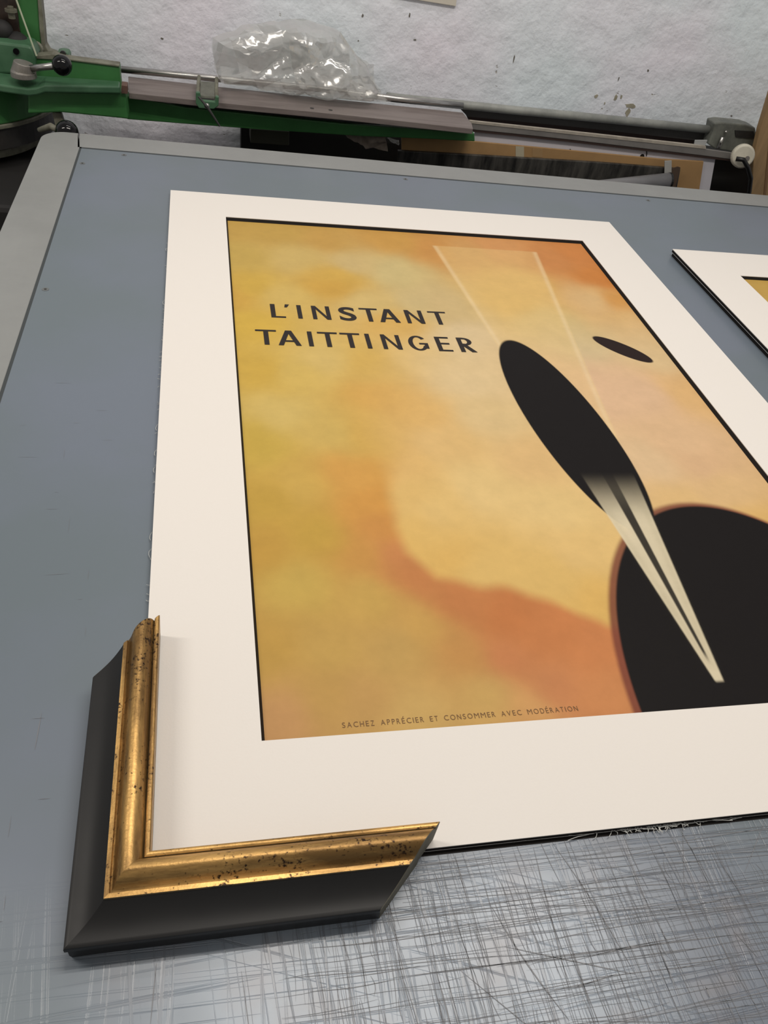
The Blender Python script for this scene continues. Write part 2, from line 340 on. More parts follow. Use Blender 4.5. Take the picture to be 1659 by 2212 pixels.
# ================================================================== TABLE
th = math.radians(-0.72)
def TP(a, b, z=TZ):                       # table frame: origin at the panel's far left corner, a right, b towards the viewer
    ox, oy = -0.3819, 2.8600
    ca, sa = math.cos(th), math.sin(th)
    return (ox + a*ca + b*sa, oy + a*sa - b*ca, z)
AW, BH = 3.05, 3.60                       # panel size
table = thing('work_table', 'large grey work table with blue-grey top panel and rounded corner', 'table', (1.0, 1.2, FZ))
# panel
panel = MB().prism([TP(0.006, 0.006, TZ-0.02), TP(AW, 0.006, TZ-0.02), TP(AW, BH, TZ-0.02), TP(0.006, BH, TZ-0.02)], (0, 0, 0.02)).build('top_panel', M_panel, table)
# edging frame with rounded far-left corner: outer outline minus panel
def ring_frame():
    g = 0.0
    bl, bt = 0.128, 0.129; r = 0.075; pts_o = []; 
    zt = TZ
    outer = [(-bl, BH+0.12)]
    for k in range(0, 11):
        a = math.pi/2*k/10; outer.append((-bl + r - r*math.cos(a), -bt + r - r*math.sin(a)))
    outer += [(AW+0.12, -bt), (AW+0.12, BH+0.12)]
    inner = [(0, BH), (0, 0), (AW, 0), (AW, BH)]
    return outer, inner
outer, inner = ring_frame()
mb = MB()
def strip(mb, o_pts, i_pts, zt, zb):
    # fan of quads between matched outer and inner points, extruded
    n = len(o_pts); v = [TP(*p, zt) for p in o_pts]+[TP(*p, zt) for p in i_pts]+[TP(*p, zb) for p in o_pts]+[TP(*p, zb) for p in i_pts]
    f = []
    for i in range(n-1):
        f += [(i, i+1, n+i+1, n+i), (2*n+i, 3*n+i, 3*n+i+1, 2*n+i+1), (i, 2*n+i, 2*n+i+1, i+1), (n+i, n+i+1, 3*n+i+1, 3*n+i)]
    f += [(0, n, 3*n, 2*n), (n-1, 3*n-1, 4*n-1, 2*n-1)]
    mb.add(v, f)
ED = 0.07
seam = 0.03
o_l = outer[:12]; i_l = [(0, BH)] + [(0, 0)]*11
# left rail carries the corner; far rail starts at the seam
left_o = [(-0.128, BH+0.12)] + outer[1:12] + [(-seam+0.012, -0.129)]
left_i = [(0, BH)] + [(0, 0.0)]*11 + [(-0.004, 0)]
strip(mb, left_o, left_i, TZ, TZ-ED); mb.build('edge_rail', M_border, table, bevel=0.004)
mb = MB(); strip(mb, [(-seam+0.0145, -0.129), (AW+0.12, -0.129)], [(-0.0015, 0), (AW, 0)], TZ, TZ-ED); mb.build('edge_rail', M_border, table, bevel=0.0025)
mb = MB(); strip(mb, [(AW+0.12, -0.127), (AW+0.12, BH+0.12), (-0.128, BH+0.12)], [(AW, 0.001), (AW, BH), (0, BH)], TZ, TZ-ED); mb.build('edge_rail', M_border, table, bevel=0.004)
# groove line between panel and rails
mb = MB()
for (a0, b0, a1, b1) in ((0, 0, 0.0065, BH), (0, 0, AW, 0.0095)):
    mb.prism([TP(a0, b0, TZ-0.02), TP(a1, b0, TZ-0.02), TP(a1, b1, TZ-0.02), TP(a0, b1, TZ-0.02)], (0, 0, 0.0205))
mb.build('joint_strip', M_groove, table)
mb = MB()
mb.prism([TP(-0.09, -0.09, TZ-0.40), TP(AW+0.09, -0.09, TZ-0.40), TP(AW+0.09, BH+0.09, TZ-0.40), TP(-0.09, BH+0.09, TZ-0.40)], (0, 0, 0.33))
mb.build('apron', M_dark, table)
for a, b in ((0.0, 0.0), (AW-0.05, 0.0), (0.0, BH-0.05), (AW-0.05, BH-0.05)):
    MB().prism([TP(a, b, FZ), TP(a+0.12, b, FZ), TP(a+0.12, b+0.12, FZ), TP(a, b+0.12, FZ)], (0, 0, abs(FZ)-0.40+TZ)).build('leg', M_dark, table)
# countersunk screws in the panel
for px, py in ((178, 353), (268, 335), (98, 625), (876, 387), (1400, 433)):
    c = atz(px, py, TZ); s = MB(); s.tube([(c[0], c[1], TZ-0.004), (c[0], c[1], TZ+0.0006)], 0.0085, n=18)
    sc_o = s.build('screw', M_screw, table)
    s = MB(); s.tube([(c[0], c[1], TZ+0.0002), (c[0], c[1], TZ+0.0010)], 0.0035, n=6); s.build('screw_recess', M_dark, sc_o)
# knife scratches: cut lines with their own width lying in the front of the panel
random.seed(4); sm = MB()
def scratch(x0, y0, x1, y1, w, bow=0.0):
    n = 6; L = []; Rr = []
    dx, dy = x1-x0, y1-y0; l = math.hypot(dx, dy); nx, ny = -dy/l, dx/l
    for i in range(n+1):
        t = i/n; b = bow*math.sin(math.pi*t); ww = w*math.sin(math.pi*(0.08+0.84*t))
        cx, cy = x0+dx*t+nx*b, y0+dy*t+ny*b
        L.append((cx+nx*ww/2, cy+ny*ww/2, TZ+0.0006)); Rr.append((cx-nx*ww/2, cy-ny*ww/2, TZ+0.0006))
    sm.add(L+Rr, [(i, i+1, n+1+i+1, n+1+i) for i in range(n)])
for k in range(520):
    x = random.uniform(0.05, 1.0); y = random.uniform(0.12, 0.42); l = random.uniform(0.04, 0.28); a = random.gauss(0.0, 0.025)
    scratch(x, y, x+l*math.cos(a), y+l*math.sin(a), random.choice((0.0003, 0.0004, 0.0004, 0.0005, 0.0008)), random.uniform(-.004, .004))
for k in range(460):
    x = random.triangular(0.0, 0.9, 0.3); y = random.uniform(0.12, 0.36); l = random.uniform(0.02, 0.15); a = math.pi/2+random.gauss(0.05, 0.03)
    scratch(x, y, x+l*math.cos(a), y+l*math.sin(a), random.choice((0.0003, 0.0004, 0.0004, 0.0005, 0.0008)), random.uniform(-.005, .005))
for k in range(7):
    x = random.uniform(0.1, 0.8); y = random.uniform(0.15, 0.36); l = random.uniform(0.05, 0.2); a = random.uniform(-1.2, 1.2)
    scratch(x, y, x+l*math.cos(a), y+l*math.sin(a), random.uniform(0.0005, 0.001))
for k in range(26):
    x = random.uniform(-0.36, -0.17); y = random.uniform(0.35, 1.5); l = random.uniform(0.006, 0.04); a = random.choice((0.05, 1.5, 1.6, 0.0))
    scratch(x, y, x+l*math.cos(a), y+l*math.sin(a), 0.0005)
def pscr(x0, y0, x1, y1, w=0.0016, bow=0.0):
    w *= 0.7
    a = atz(x0, y0, TZ); b = atz(x1, y1, TZ); scratch(a[0], a[1], b[0], b[1], w, bow)
pscr(1193, 1820, 1372, 2105, .002, .004); pscr(983, 1848, 1010, 1950, .0018); pscr(1063, 1960, 1230, 2205, .0024, -.004); pscr(1090, 2045, 1372, 2105, .0018)
pscr(850, 2112, 1659, 2010, .0015); pscr(870, 1950, 1659, 1900, .0015, .003); pscr(1152, 1830, 1230, 2140, .0018); pscr(1524, 2130, 1533, 2155, .003)
pscr(1585, 2012, 1638, 2070, .0015); pscr(325, 2212, 338, 2080, .0016); pscr(75, 1620, 90, 1540, .0016); pscr(1244, 2132, 1330, 2105, .002)
kn = sm.build('knife_scratches', mat('scratch_dirt', (0.17, 0.175, 0.19), 0.45), table); kn['kind'] = 'stuff'

# ================================================================== MATTED PRINTS
SAMPLES = [(500,490,190,155,80),(520,560,192,162,86),(510,640,200,160,75),(600,500,190,155,80),(700,520,192,152,80),(850,520,196,150,76),(930,535,196,142,76),
(1000,545,200,152,92),(1080,535,205,148,92),(1180,560,196,132,76),(1250,555,200,130,70),(1290,600,196,126,62),(1330,650,206,150,80),(1360,700,212,172,112),
(640,560,200,172,105),(760,570,200,175,120),(850,590,200,180,125),(722,618,198,156,72),(725,600,203,165,80),(900,650,198,176,125),(620,640,205,175,100),(550,620,200,165,75),(530,700,205,170,75),
(950,660,200,175,125),(800,660,205,178,115),(850,700,208,168,92),(1000,740,212,190,150),(650,800,205,175,95),(560,800,200,165,75),(700,780,208,180,110),(800,790,204,168,88),(900,770,211,178,108),
(1000,820,215,190,145),(1050,900,212,185,135),(830,860,205,160,80),(800,930,203,165,85),(620,900,205,178,105),(560,950,195,165,75),(700,930,200,170,95),(900,900,215,176,112),
(960,950,215,180,120),(760,1030,205,155,80),(650,1050,200,165,85),(580,1080,190,155,70),(865,1000,215,177,112),(800,1080,205,150,75),(835,1140,200,142,75),(930,1100,218,185,120),
(1050,1050,220,190,130),(1150,1000,215,180,125),(1200,1100,220,190,130),(860,1200,195,130,80),(900,1250,190,125,75),(800,1200,195,145,75),(700,1150,190,155,70),(580,1200,190,150,70),
(650,1250,195,165,85),(800,1290,195,160,85),(900,1180,216,178,104),(960,1205,215,175,100),(1050,1225,215,180,110),(1200,1250,215,180,110),(1270,1290,215,175,100),(1000,1290,190,124,74),
(1100,1330,190,120,70),(1200,1370,195,125,75),(1280,1400,200,130,80),(1100,1420,192,125,80),(1200,1480,195,130,85),(1300,1500,200,135,85),(900,1350,195,155,85),(850,1400,190,155,90),
(1000,1420,190,140,80),(1050,1500,195,160,95),(700,1400,190,155,85),(600,1400,188,150,75),(600,1550,190,145,95),(700,1500,188,150,85),(800,1500,190,150,90),(900,1530,200,165,100),
(1150,1530,204,155,98),(1250,720,202,182,142),(1300,850,215,180,145),(1400,850,215,180,145),(1450,950,215,180,140),(1400,1000,215,185,145),(1500,1000,212,175,135),(1550,1050,215,180,130),
(1650,1150,215,175,108),(1550,1150,215,180,120),(1480,1090,215,180,125),(1400,760,212,185,140),(1480,850,215,175,120),(880,1080,216,180,112),(910,1150,217,180,108),(1250,1180,220,186,122),
(1290,650,210,176,125),(1180,700,206,180,120),(1100,650,210,172,98),(1130,620,212,172,100)]
MX0, MX1, MY0, MY1 = -0.0862, 1.3803, 0.4336, 2.5268       # mat outline
PX0, PX1, PY0, PY1 = 0.0747, 1.2170, 0.6083, 2.3575       # window
PZ = -0.0095
SU = []
for px, py, r, g, b in SAMPLES:
    p = atz(px, py, PZ); SU.append(((p[0]-PX0)/(PX1-PX0), (PY1-p[1])/(PY1-PY0)*1.53, *lin(r, g, b)))
SU = np.array(SU)
BR_PX = [(905, 760), (862, 860), (842, 950), (838, 1000), (843, 1060), (862, 1140), (896, 1197), (946, 1237), (1030, 1256), (1120, 1281), (1220, 1315), (1300, 1347)]
BRIGHT = []
for px, py in BR_PX:
    p = atz(px, py, PZ); BRIGHT.append(((p[0]-PX0)/(PX1-PX0), (PY1-p[1])/(PY1-PY0)*1.53))
NCURVE = len(BRIGHT); BRIGHT += [(1.5, 1.45), (1.5, 0.42), (0.75, 0.50)]
def sstep(x, a, b): t = np.clip((x-a)/(b-a), 0, 1); return t*t*(3-2*t)
def poly_mask(u, v, pts):
    ins = np.zeros(u.shape, bool); n = len(pts)
    for i in range(n):
        x0, y0 = pts[i]; x1, y1 = pts[(i+1) % n]
        c = ((y0 > v) != (y1 > v)) & (u < (x1-x0)*(v-y0)/((y1-y0) if y1 != y0 else 1e-9)+x0)
        ins ^= c
    return ins
def build_art(name, parent, x0, x1, y0, y1, z, nx=420, ny=640, simple=False):
    """abstract stand-in design: warm gold wash, pale tapering beam, dark rounded forms"""
    us = np.linspace(0, 1, nx+1); vs = np.linspace(0, 1, ny+1); Ug, Vg = np.meshgrid(us, vs)
    col = np.zeros((ny+1, nx+1, 3)); wsum = np.zeros((ny+1, nx+1))
    rng = np.random.RandomState(5)
    # gentle wobble so that the wash has painterly borders
    Uw = Ug + 0.006*np.sin(Vg*23+3*np.sin(Ug*9)) + 0.003*np.sin(Vg*61+Ug*40); Vw = Vg*1.53 + 0.006*np.sin(Ug*29+2*np.sin(Vg*17)) + 0.003*np.sin(Ug*83+Vg*31)
    edge_ = np.array(BRIGHT); ins = poly_mask(Uw, Vw, BRIGHT)
    dist = np.full(Ug.shape, 9.0)
    for (ax, ay), (bx_, by_) in zip(BRIGHT, BRIGHT[1:]+BRIGHT[:1]):
        tt = np.clip(((Uw-ax)*(bx_-ax)+(Vw-ay)*(by_-ay))/((bx_-ax)**2+(by_-ay)**2), 0, 1)
        dist = np.minimum(dist, np.hypot(Uw-ax-tt*(bx_-ax), Vw-ay-tt*(by_-ay)))
    sd = np.where(ins, dist, -dist); wd_ = 0.016+0.12*(1-sstep(Vg*1.53, 0.78, 1.08))
    side = sstep(sd, -wd_, wd_)
    S_in = poly_mask(SU[:, 0], SU[:, 1], BRIGHT)
    cols = []
    for grp in (SU[~S_in], SU[S_in]):
        cc = np.zeros_like(col); ws = np.zeros_like(wsum)
        for s in grp:
            wt = 1/((Uw-s[0])**2+(Vw-s[1])**2+0.0012)**2.2; ws += wt; cc += wt[..., None]*s[2:5]
        cols.append(cc/ws[..., None])
    col = cols[0]*(1-side[..., None]) + cols[1]*side[..., None]
    def over(mask, c):
        nonlocal col
        col = col*(1-mask[..., None]) + mask[..., None]*np.array(c)
    dark = lin(17, 13, 13)
    # tapering pale beam
    cb = 0.688-0.030*Vg; half = 0.152*np.clip(1-Vg/0.985, 0, 1)**1.0+0.004
    e = np.abs(Ug-cb)/half
    # dark rounded forms behind
    du, dv = Ug-0.645, (Vg-0.565)
    a = 0.10; uu = du*math.cos(a)-dv*1.53*math.sin(a); vv = du*math.sin(a)+dv*1.53*math.cos(a)
    leaf = 1-sstep((uu/0.082)**2+(vv/0.315)**2, 0.97, 1.03)
    mound = 1-sstep(((Ug-0.80)/0.285)**2+((Vg-1.03)/0.305)**2, 0.985, 1.015)
    rim = 1-sstep(((Ug-0.795)/0.292)**2+((Vg-1.03)/0.311)**2, 0.97, 1.03)
    dd = np.abs(Ug-cb)-half
    bz = (1-sstep(dd, -0.0018, 0.0018))*sstep(Vg, 0.05, 0.054)*(1-sstep(Vg, 0.965, 0.97))
    over(bz*0.40, lin(222, 190, 128))
    edge = np.exp(-((dd+0.007)/0.006)**2)*sstep(Vg, 0.05, 0.056)*(1-sstep(Vg, 0.95, 0.96))
    over(edge*0.35, lin(232, 212, 176))
    over(rim*0.9, lin(120, 62, 50)); over(leaf, dark); over(mound, dark)
    lo = sstep(Vg, 0.66, 0.76)
    over(bz*lo*0.92, lin(218, 206, 176)); over(edge*lo*0.15, lin(150, 140, 110))
    a = -0.75; du, dv = Ug-0.885, (Vg-0.375)*1.53
    uu = du*math.cos(a)-dv*math.sin(a); vv = du*math.sin(a)+dv*math.cos(a)
    over(1-sstep((uu/0.075)**2+(vv/0.026)**2, 0.93, 1.07), lin(38, 24, 22))
    core = (1-sstep(np.abs(Ug-cb)-0.2*half, -0.0015, 0.0015))*sstep(Vg, 0.60, 0.74)*(1-sstep(Vg, 0.93, 0.95))
    over(core*0.95, dark)
    verts = np.stack([x0+(x1-x0)*Ug.ravel(), y1-(y1-y0)*Vg.ravel(), np.full(Ug.size, z)], 1)
    idx = np.arange((nx+1)*(ny+1)).reshape(ny+1, nx+1)
    fc = np.stack([idx[:-1, :-1].ravel(), idx[1:, :-1].ravel(), idx[1:, 1:].ravel(), idx[:-1, 1:].ravel()], 1)
    og = origin_of(parent); me = bpy.data.meshes.new(name)
    wv = verts*U; wv[:, 2] += Z0; wv -= np.array(og)
    me.vertices.add(len(wv)); me.vertices.foreach_set('co', wv.astype(np.float32).ravel())
    me.loops.add(fc.size); me.loops.foreach_set('vertex_index', fc.ravel().astype(np.int32))
    me.polygons.add(len(fc)); me.polygons.foreach_set('loop_start', np.arange(0, fc.size, 4, dtype=np.int32))
    me.update(); me.validate()
    ca = me.color_attributes.new('art', 'FLOAT_COLOR', 'POINT')
    ca.data.foreach_set('color', np.concatenate([np.clip(col.reshape(-1, 3)*0.89, 0, 1), np.ones((col.size//3, 1))], 1).astype(np.float32).ravel())
    me.materials.append(M_art); o = bpy.data.objects.new(name, me); C.objects.link(o); o.parent = parent
    return o

def matted(root, dx, dy, dz=0.0, nx=640, ny=960):
    """window mat (white face, black core), printed sheet in the window, pale backing board"""
    def X(x, y, z): return (x+dx, y+dy, z+dz)
    # white face, slightly chamfered
    def frame_mesh(ox0, ox1, oy0, oy1, ix0, ix1, iy0, iy1, zt, zb, jx0=None, jx1=None, jy0=None, jy1=None):
        jx0 = ix0 if jx0 is None else jx0; jx1 = ix1 if jx1 is None else jx1; jy0 = iy0 if jy0 is None else jy0; jy1 = iy1 if jy1 is None else jy1
        O = [(ox0, oy0), (ox1, oy0), (ox1, oy1), (ox0, oy1)]; I = [(ix0, iy0), (ix1, iy0), (ix1, iy1), (ix0, iy1)]; J = [(jx0, jy0), (jx1, jy0), (jx1, jy1), (jx0, jy1)]
        v = [X(*p, zt) for p in O]+[X(*p, zt) for p in I]+[X(*p, zb) for p in O]+[X(*p, zb) for p in J]; f = []
        for i in range(4):
            j = (i+1) % 4; f += [(i, j, 4+j, 4+i), (8+i, 12+i, 12+j, 8+j), (i, 8+i, 8+j, j), (4+i, 4+j, 12+j, 12+i)]
        return v, f
    v, f = frame_mesh(MX0, MX1, MY0, MY1, PX0, PX1, PY0, PY1, 0.0, -0.0016)
    MB().add(v, f).build('mat_board', M_mat, root)
    b = 0.0050
    v, f = frame_mesh(MX0+.0006, MX1-.0006, MY0+.0006, MY1-.0006, PX0+.0004, PX1-.0004, PY0+.0004, PY1-.0004, -0.0016, -0.0095, PX0+b, PX1-b, PY0+b, PY1-b)
    MB().add(v, f).build('black_core', M_blackcore, root, label='black core showing round the window and outer edge')
    MB().box(X(MX0+.002, MY0+.001, -0.0118), X(MX1-.002, MY1-.002, -0.0100)).build('backing_board', M_foam, root)
    MB().box((MX0+.004+dx, MY0-.0045+dy, TZ+.0006), (MX1-.004+dx, MY1-.003+dy, dz-0.0118)).build('black_foam_board', M_blackcore, root)
    p = build_art('print', root, PX0-0.004+dx, PX1+0.004+dx, PY0-0.004+dy, PY1+0.004+dy, PZ+dz, nx, ny)
    return p
mp1 = thing('matted_print', 'white-matted golden print with black lettering, gilt frame corner on its mat', 'print', (MX0, MY0, TZ), 'matted prints on the table')
print1 = matted(mp1, 0, 0)
mp2 = thing('matted_print', 'second white-matted print cut off at the right, only its golden corner showing', 'print', (MX0+1.606, MY0-0.212, TZ), 'matted prints on the table')
print2 = matted(mp2, 1.606, -0.212, 0.010, 160, 240)

# lettering from the built-in font, each letter fitted to its own box on the print
dg = None
def letter_mesh(ch, offset=0.0):
    cu = bpy.data.curves.new('tmp', 'FONT'); cu.body = ch; cu.offset = offset; cu.resolution_u = 6; cu.fill_mode = 'FRONT' if hasattr(cu, 'fill_mode') else cu.fill_mode
    o = bpy.data.objects.new('tmp', cu); C.objects.link(o); bpy.context.view_layer.update()
    d = bpy.context.evaluated_depsgraph_get(); me = bpy.data.meshes.new_from_object(o.evaluated_get(d))
    v = [tuple(q.co) for q in me.vertices]; f = [tuple(p.vertices) for p in me.polygons]
    bpy.data.objects.remove(o); bpy.data.curves.remove(cu); bpy.data.meshes.remove(me); return v, f
LZ = PZ+0.0006
LIFT = [0.0]                              # each stroke a hair above the last, so strokes never share a plane
def up_(): LIFT[0] = (LIFT[0]+0.00004) % 0.0006; return LZ+LIFT[0]
def fit(mb, v, f, x0, x1, y0, y1):
    xs = [p[0] for p in v]; ys = [p[1] for p in v]; a, b = min(xs), max(xs); c, d = min(ys), max(ys)
    mb.add([(x0+(p[0]-a)/(b-a)*(x1-x0), y0+(p[1]-c)/(d-c)*(y1-y0), LZ) for p in v], f)
def qbox(mb, x0, x1, y0, y1): z = up_(); mb.add([(x0, y0, z), (x1, y0, z), (x1, y1, z), (x0, y1, z)], [(0, 1, 2, 3)])
def polyl(mb, pts): z = up_(); mb.add([(x, y, z) for x, y in pts], [tuple(range(len(pts)))])
SW, SH = 0.0118, 0.0072                   # stem width, bar thickness of the wide bold capitals
def capL(mb, x0, x1, y0, y1): qbox(mb, x0, x0+SW, y0, y1); qbox(mb, x0+SW, x1, y0, y0+SH)
def capI(mb, x0, x1, y0, y1): qbox(mb, x0, x1, y0, y1)
def capT(mb, x0, x1, y0, y1): c = (x0+x1)/2; qbox(mb, x0, x1, y1-SH, y1); qbox(mb, c-SW/2, c+SW/2, y0, y1-SH)
def capN(mb, x0, x1, y0, y1):
    qbox(mb, x0, x0+SW*.9, y0, y1); qbox(mb, x1-SW*.9, x1, y0, y1)
    polyl(mb, [(x0+SW*.9, y1), (x0+SW*.9, y1-.0165), (x1-SW*.9, y0), (x1-SW*.9, y0+.0165)])
def capA(mb, x0, x1, y0, y1):
    c = (x0+x1)/2; k = SW*1.05
    polyl(mb, [(x0, y0), (x0+k, y0), (c+.001, y1-.012), (c-.0075, y1)]); polyl(mb, [(x1-k, y0), (x1, y0), (c+.0075, y1), (c-.0075, y1), (c-.001, y1-.012)])
    y = y0+(y1-y0)*.24; s = (c-x0)/(y1-y0); a = x0+k+s*(y-y0)*.80; qbox(mb, a-.001, 2*c-a+.001, y, y+SH*.95)
def capE(mb, x0, x1, y0, y1):
    qbox(mb, x0, x0+SW, y0, y1); m_ = (y0+y1)/2
    for a, b, xe in ((y0, y0+SH, x1), (m_-SH/2+.002, m_+SH/2+.002, x1-.003), (y1-SH, y1, x1-.001)): qbox(mb, x0+SW, xe, a, b)
def arcband(mb, cx, cy, rx, ry, a0, a1, n=22, wx=SW, wy=SH):
    o_, i_ = [], []
    for k in range(n+1):
        t = math.radians(a0+(a1-a0)*k/n); c_, s_ = math.cos(t), math.sin(t)
        o_.append((cx+rx*c_, cy+ry*s_, LZ)); i_.append((cx+(rx-wx)*c_, cy+(ry-wy)*s_, LZ))
    mb.add(o_+i_, [(k, k+1, n+2+k, n+1+k) for k in range(n)])
def capR(mb, x0, x1, y0, y1):
    qbox(mb, x0, x0+SW, y0, y1); h = (y1-y0)*.53; ry = h/2; cx = x1-.004-.020; cy = y1-ry
    qbox(mb, x0+SW, cx, y1-SH, y1); qbox(mb, x0+SW, cx, y1-h, y1-h+SH); arcband(mb, cx, cy, .020, ry, -90, 90)
    polyl(mb, [(cx-.010, y1-h+.001), (cx+.004, y1-h+.001), (x1, y0), (x1-SW*1.15, y0)])
def capG(mb, x0, x1, y0, y1):
    cx, cy = (x0+x1)/2, (y0+y1)/2; rx, ry = (x1-x0)/2, (y1-y0)/2+.0008
    arcband(mb, cx, cy, rx, ry, 38, 335, 36); qbox(mb, x1-SW*.85, x1-.0004, y0+.009, cy+.001); qbox(mb, cx+.002, x1-SW*.85, cy-SH+.001, cy+.001)
head = MB()
ya, yb = 1.7955, 1.8630
for fn, a, b in ((capL, .1704, .2068), (capI, .2374, .2486), (capN, .2750, .3215), (capT, .3993, .4475), (capA, .4475, .5015), (capN, .5200, .5672), (capT, .5842, .6336)):
    sh = 0.0015*(a-0.17)/0.46*1.6; fn(head, a, b, ya-sh, yb-sh)
polyl(head, [(.2062, 1.8485), (.2128, 1.8485), (.2195, 1.8640), (.2085, 1.8640)])   # slanted apostrophe
v, f = letter_mesh('S', 0.022); fit(head, v, f, .3440, .3880, ya-.0015, yb+.0004)
head.build('headline_lettering', M_ink, print1); head = MB()
ya, yb = 1.6665, 1.7345
for fn, a, b in ((capT, .1263, .1765), (capA, .1784, .2335), (capI, .2515, .2628), (capT, .2765, .3255), (capT, .3320, .3816), (capI, .3946, .4058), (capN, .4343, .4820), (capG, .5020, .5520), (capE, .5742, .6115), (capR, .6320, .6740)):
    sh = 0.0045*(a-0.126)/0.55; fn(head, a, b, ya-sh, yb-sh)
hl = head.build('headline_lettering', M_ink, print1)
# small caption line along the bottom
cap = MB(); text = 'SACHEZ APPR\u00c9CIER ET CONSOMMER AVEC MOD\u00c9RATION'
wd = {'M': 1.12, 'O': 1.15, 'C': 1.0, 'I': 0.16, 'E': 0.66, ' ': 0.62, 'N': .92, 'A': .98, 'V': .92, 'T': .72, 'H': .86, 'D': .92, 'S': .66, 'Z': .76, 'P': .66, 'R': .74, '\u00c9': .66}
gap = 0.42; tot = sum(wd[c]+gap for c in text)-gap; x = 0.1920; k = (0.5622-0.1920)/tot; yb0 = 0.6250
for ch in text:
    w_ = wd[ch]*k
    if ch != ' ':
        base = 'E' if ch == '\u00c9' else ch
        v, f = letter_mesh(base, -0.004); fit(cap, v, f, x, x+w_, yb0, yb0+0.0088)
        if ch == '\u00c9': polyl(cap, [(x+w_*.35, yb0+.0096), (x+w_*.55, yb0+.0096), (x+w_*.85, yb0+.0118), (x+w_*.55, yb0+.0118)])
    x += w_+gap*k
cp = cap.build('caption_lettering', M_inkb, print1)

# frayed threads along the left and lower edges
random.seed(11); tb = MB()
def thread(p, ang, l, curl):
    pts = []; x, y = p
    for i in range(5):
        pts.append((x, y, TZ+0.004+random.uniform(-.001, .002))); ang += curl; x += math.cos(ang)*l/4; y += math.sin(ang)*l/4
    tb.tube(pts, 0.00042, n=5)
for k in range(70):
    y = random.uniform(0.86, 2.30); thread((MX0+0.002, y), math.pi+random.uniform(-.9, .9), random.uniform(.003, .010), random.uniform(-.5, .5))
for y in (2.15, 1.86, 1.35, 1.27, 1.22, 1.04, 1.0): thread((MX0+0.002, y), math.pi*1.15, 0.026, 0.35)
tb.build('loose_threads', M_thread, mp1)['kind'] = 'stuff'
tb = MB()
for k in range(60):
    x = random.gauss(0.60, 0.035); thread((x, MY0+0.001), -math.pi/2+random.uniform(-1.4, 1.4), random.uniform(.004, .014), random.uniform(-.5, .5))
for k in range(14):
    x = random.uniform(0.5, 0.8); thread((x, MY0-0.001), random.choice((0.05, 3.1))+random.uniform(-.15, .15), random.uniform(.02, .05), random.uniform(-.05, .05))
tb.build('loose_threads', M_thread, mp1)['kind'] = 'stuff'

# ================================================================== FRAME CORNER
XO, YO = -0.1550, 0.3562                  # outer top edge lines (u)
# profile: s inwards from the outer edge, h height above the mat face
def bez(p0, p1, p2, p3, n):
    return [tuple((1-t)**3*np.array(p0)+3*(1-t)**2*t*np.array(p1)+3*(1-t)*t*t*np.array(p2)+t**3*np.array(p3)) for t in [i/n for i in range(n+1)]]
T0 = TZ
black = [(0.0045, T0), (0.0030, T0+0.010), (0.0028, T0+0.024), (0.0002, T0+0.028), (0.0, 0.0225), (0.0005, 0.0240)]
black += bez((0.0015, 0.0246), (0.016, 0.0262), (0.027, 0.0285), (0.0405, 0.0440), 12)
gold = [(0.0403, 0.0440), (0.0407, 0.0466), (0.0458, 0.0468), (0.0464, 0.0442)]
gold += bez((0.0464, 0.0442), (0.053, 0.0445), (0.052, 0.0600), (0.0620, 0.0632), 10)[1:]
gold += bez((0.0620, 0.0632), (0.0690, 0.0650), (0.0775, 0.0600), (0.0812, 0.0450), 10)[1:]
gold += [(0.0820, 0.0440), (0.0826, 0.0478)]
gold += bez((0.0826, 0.0478), (0.0846, 0.0494), (0.0876, 0.0494), (0.0892, 0.0474), 6)[1:]
gold += [(0.0893, 0.0440), (0.0885, 0.0100)]
rab = [(0.0885, 0.0100), (0.0885, 0.0016), (0.0640, 0.0016), (0.0640, T0)]
# the two legs are parallelograms cut at 45 degrees at both ends
def leg(profile, vertical, c0, c1, closed=None):
    """sweep the open profile between mitre c0 (corner) and far cut c1; returns verts, faces"""
    n = len(profile); v = []
    for c in (c0, c1):
        for s, h in profile:
            if vertical: v.append((XO+s, YO+s+c, h))
            else: v.append((XO+s+c, YO+s, h))
    f = [(i, i+1, n+i+1, n+i) for i in range(n-1)]
    if closed: f += [tuple(range(n)), tuple(range(2*n-1, n-1, -1))]
    return v, f
fc = thing('frame_corner_sample', 'black and antique gold picture frame corner lying over the mat corner', 'frame corner', (XO, YO, TZ))
def build_leg(vertical, L_):
    full = black + gold[1:] + rab[1:]
    # wooden body just inside the finish gives the raw mitre cuts
    body = [(s+(0.0004 if s < 0.04 else -0.0002), h-0.0005) for s, h in full]
    v, f = leg(body, vertical, 0.0002, L_, closed=True)
    nm = 'moulding'
    root_ = MB().add(v, f + [(0, len(full)-1, 2*len(full)-1, len(full))]).build(nm, M_raw, fc, label='raw wood end cuts')
    v, f = leg(black, vertical, 0.0, L_-0.0008); o = MB().add(v, f).build('black_band', M_lacq, root_, smooth=True)
    v, f = leg(gold, vertical, 0.0, L_-0.0008); g = MB().add(v, f).build('gilded_band', M_gold[vertical], root_, smooth=True)
    for q in (o, g):
        md = q.modifiers.new('es', 'EDGE_SPLIT'); md.split_angle = math.radians(38)
build_leg(True, 0.3580)
build_leg(False, 0.3530)

# ================================================================== SAW BENCH (left and behind)
saw = thing('mitre_saw', 'old green cast-iron mitre saw with black ball-handled levers against the wall', 'saw', (-0.6, 3.45, FZ))
GY = 3.34
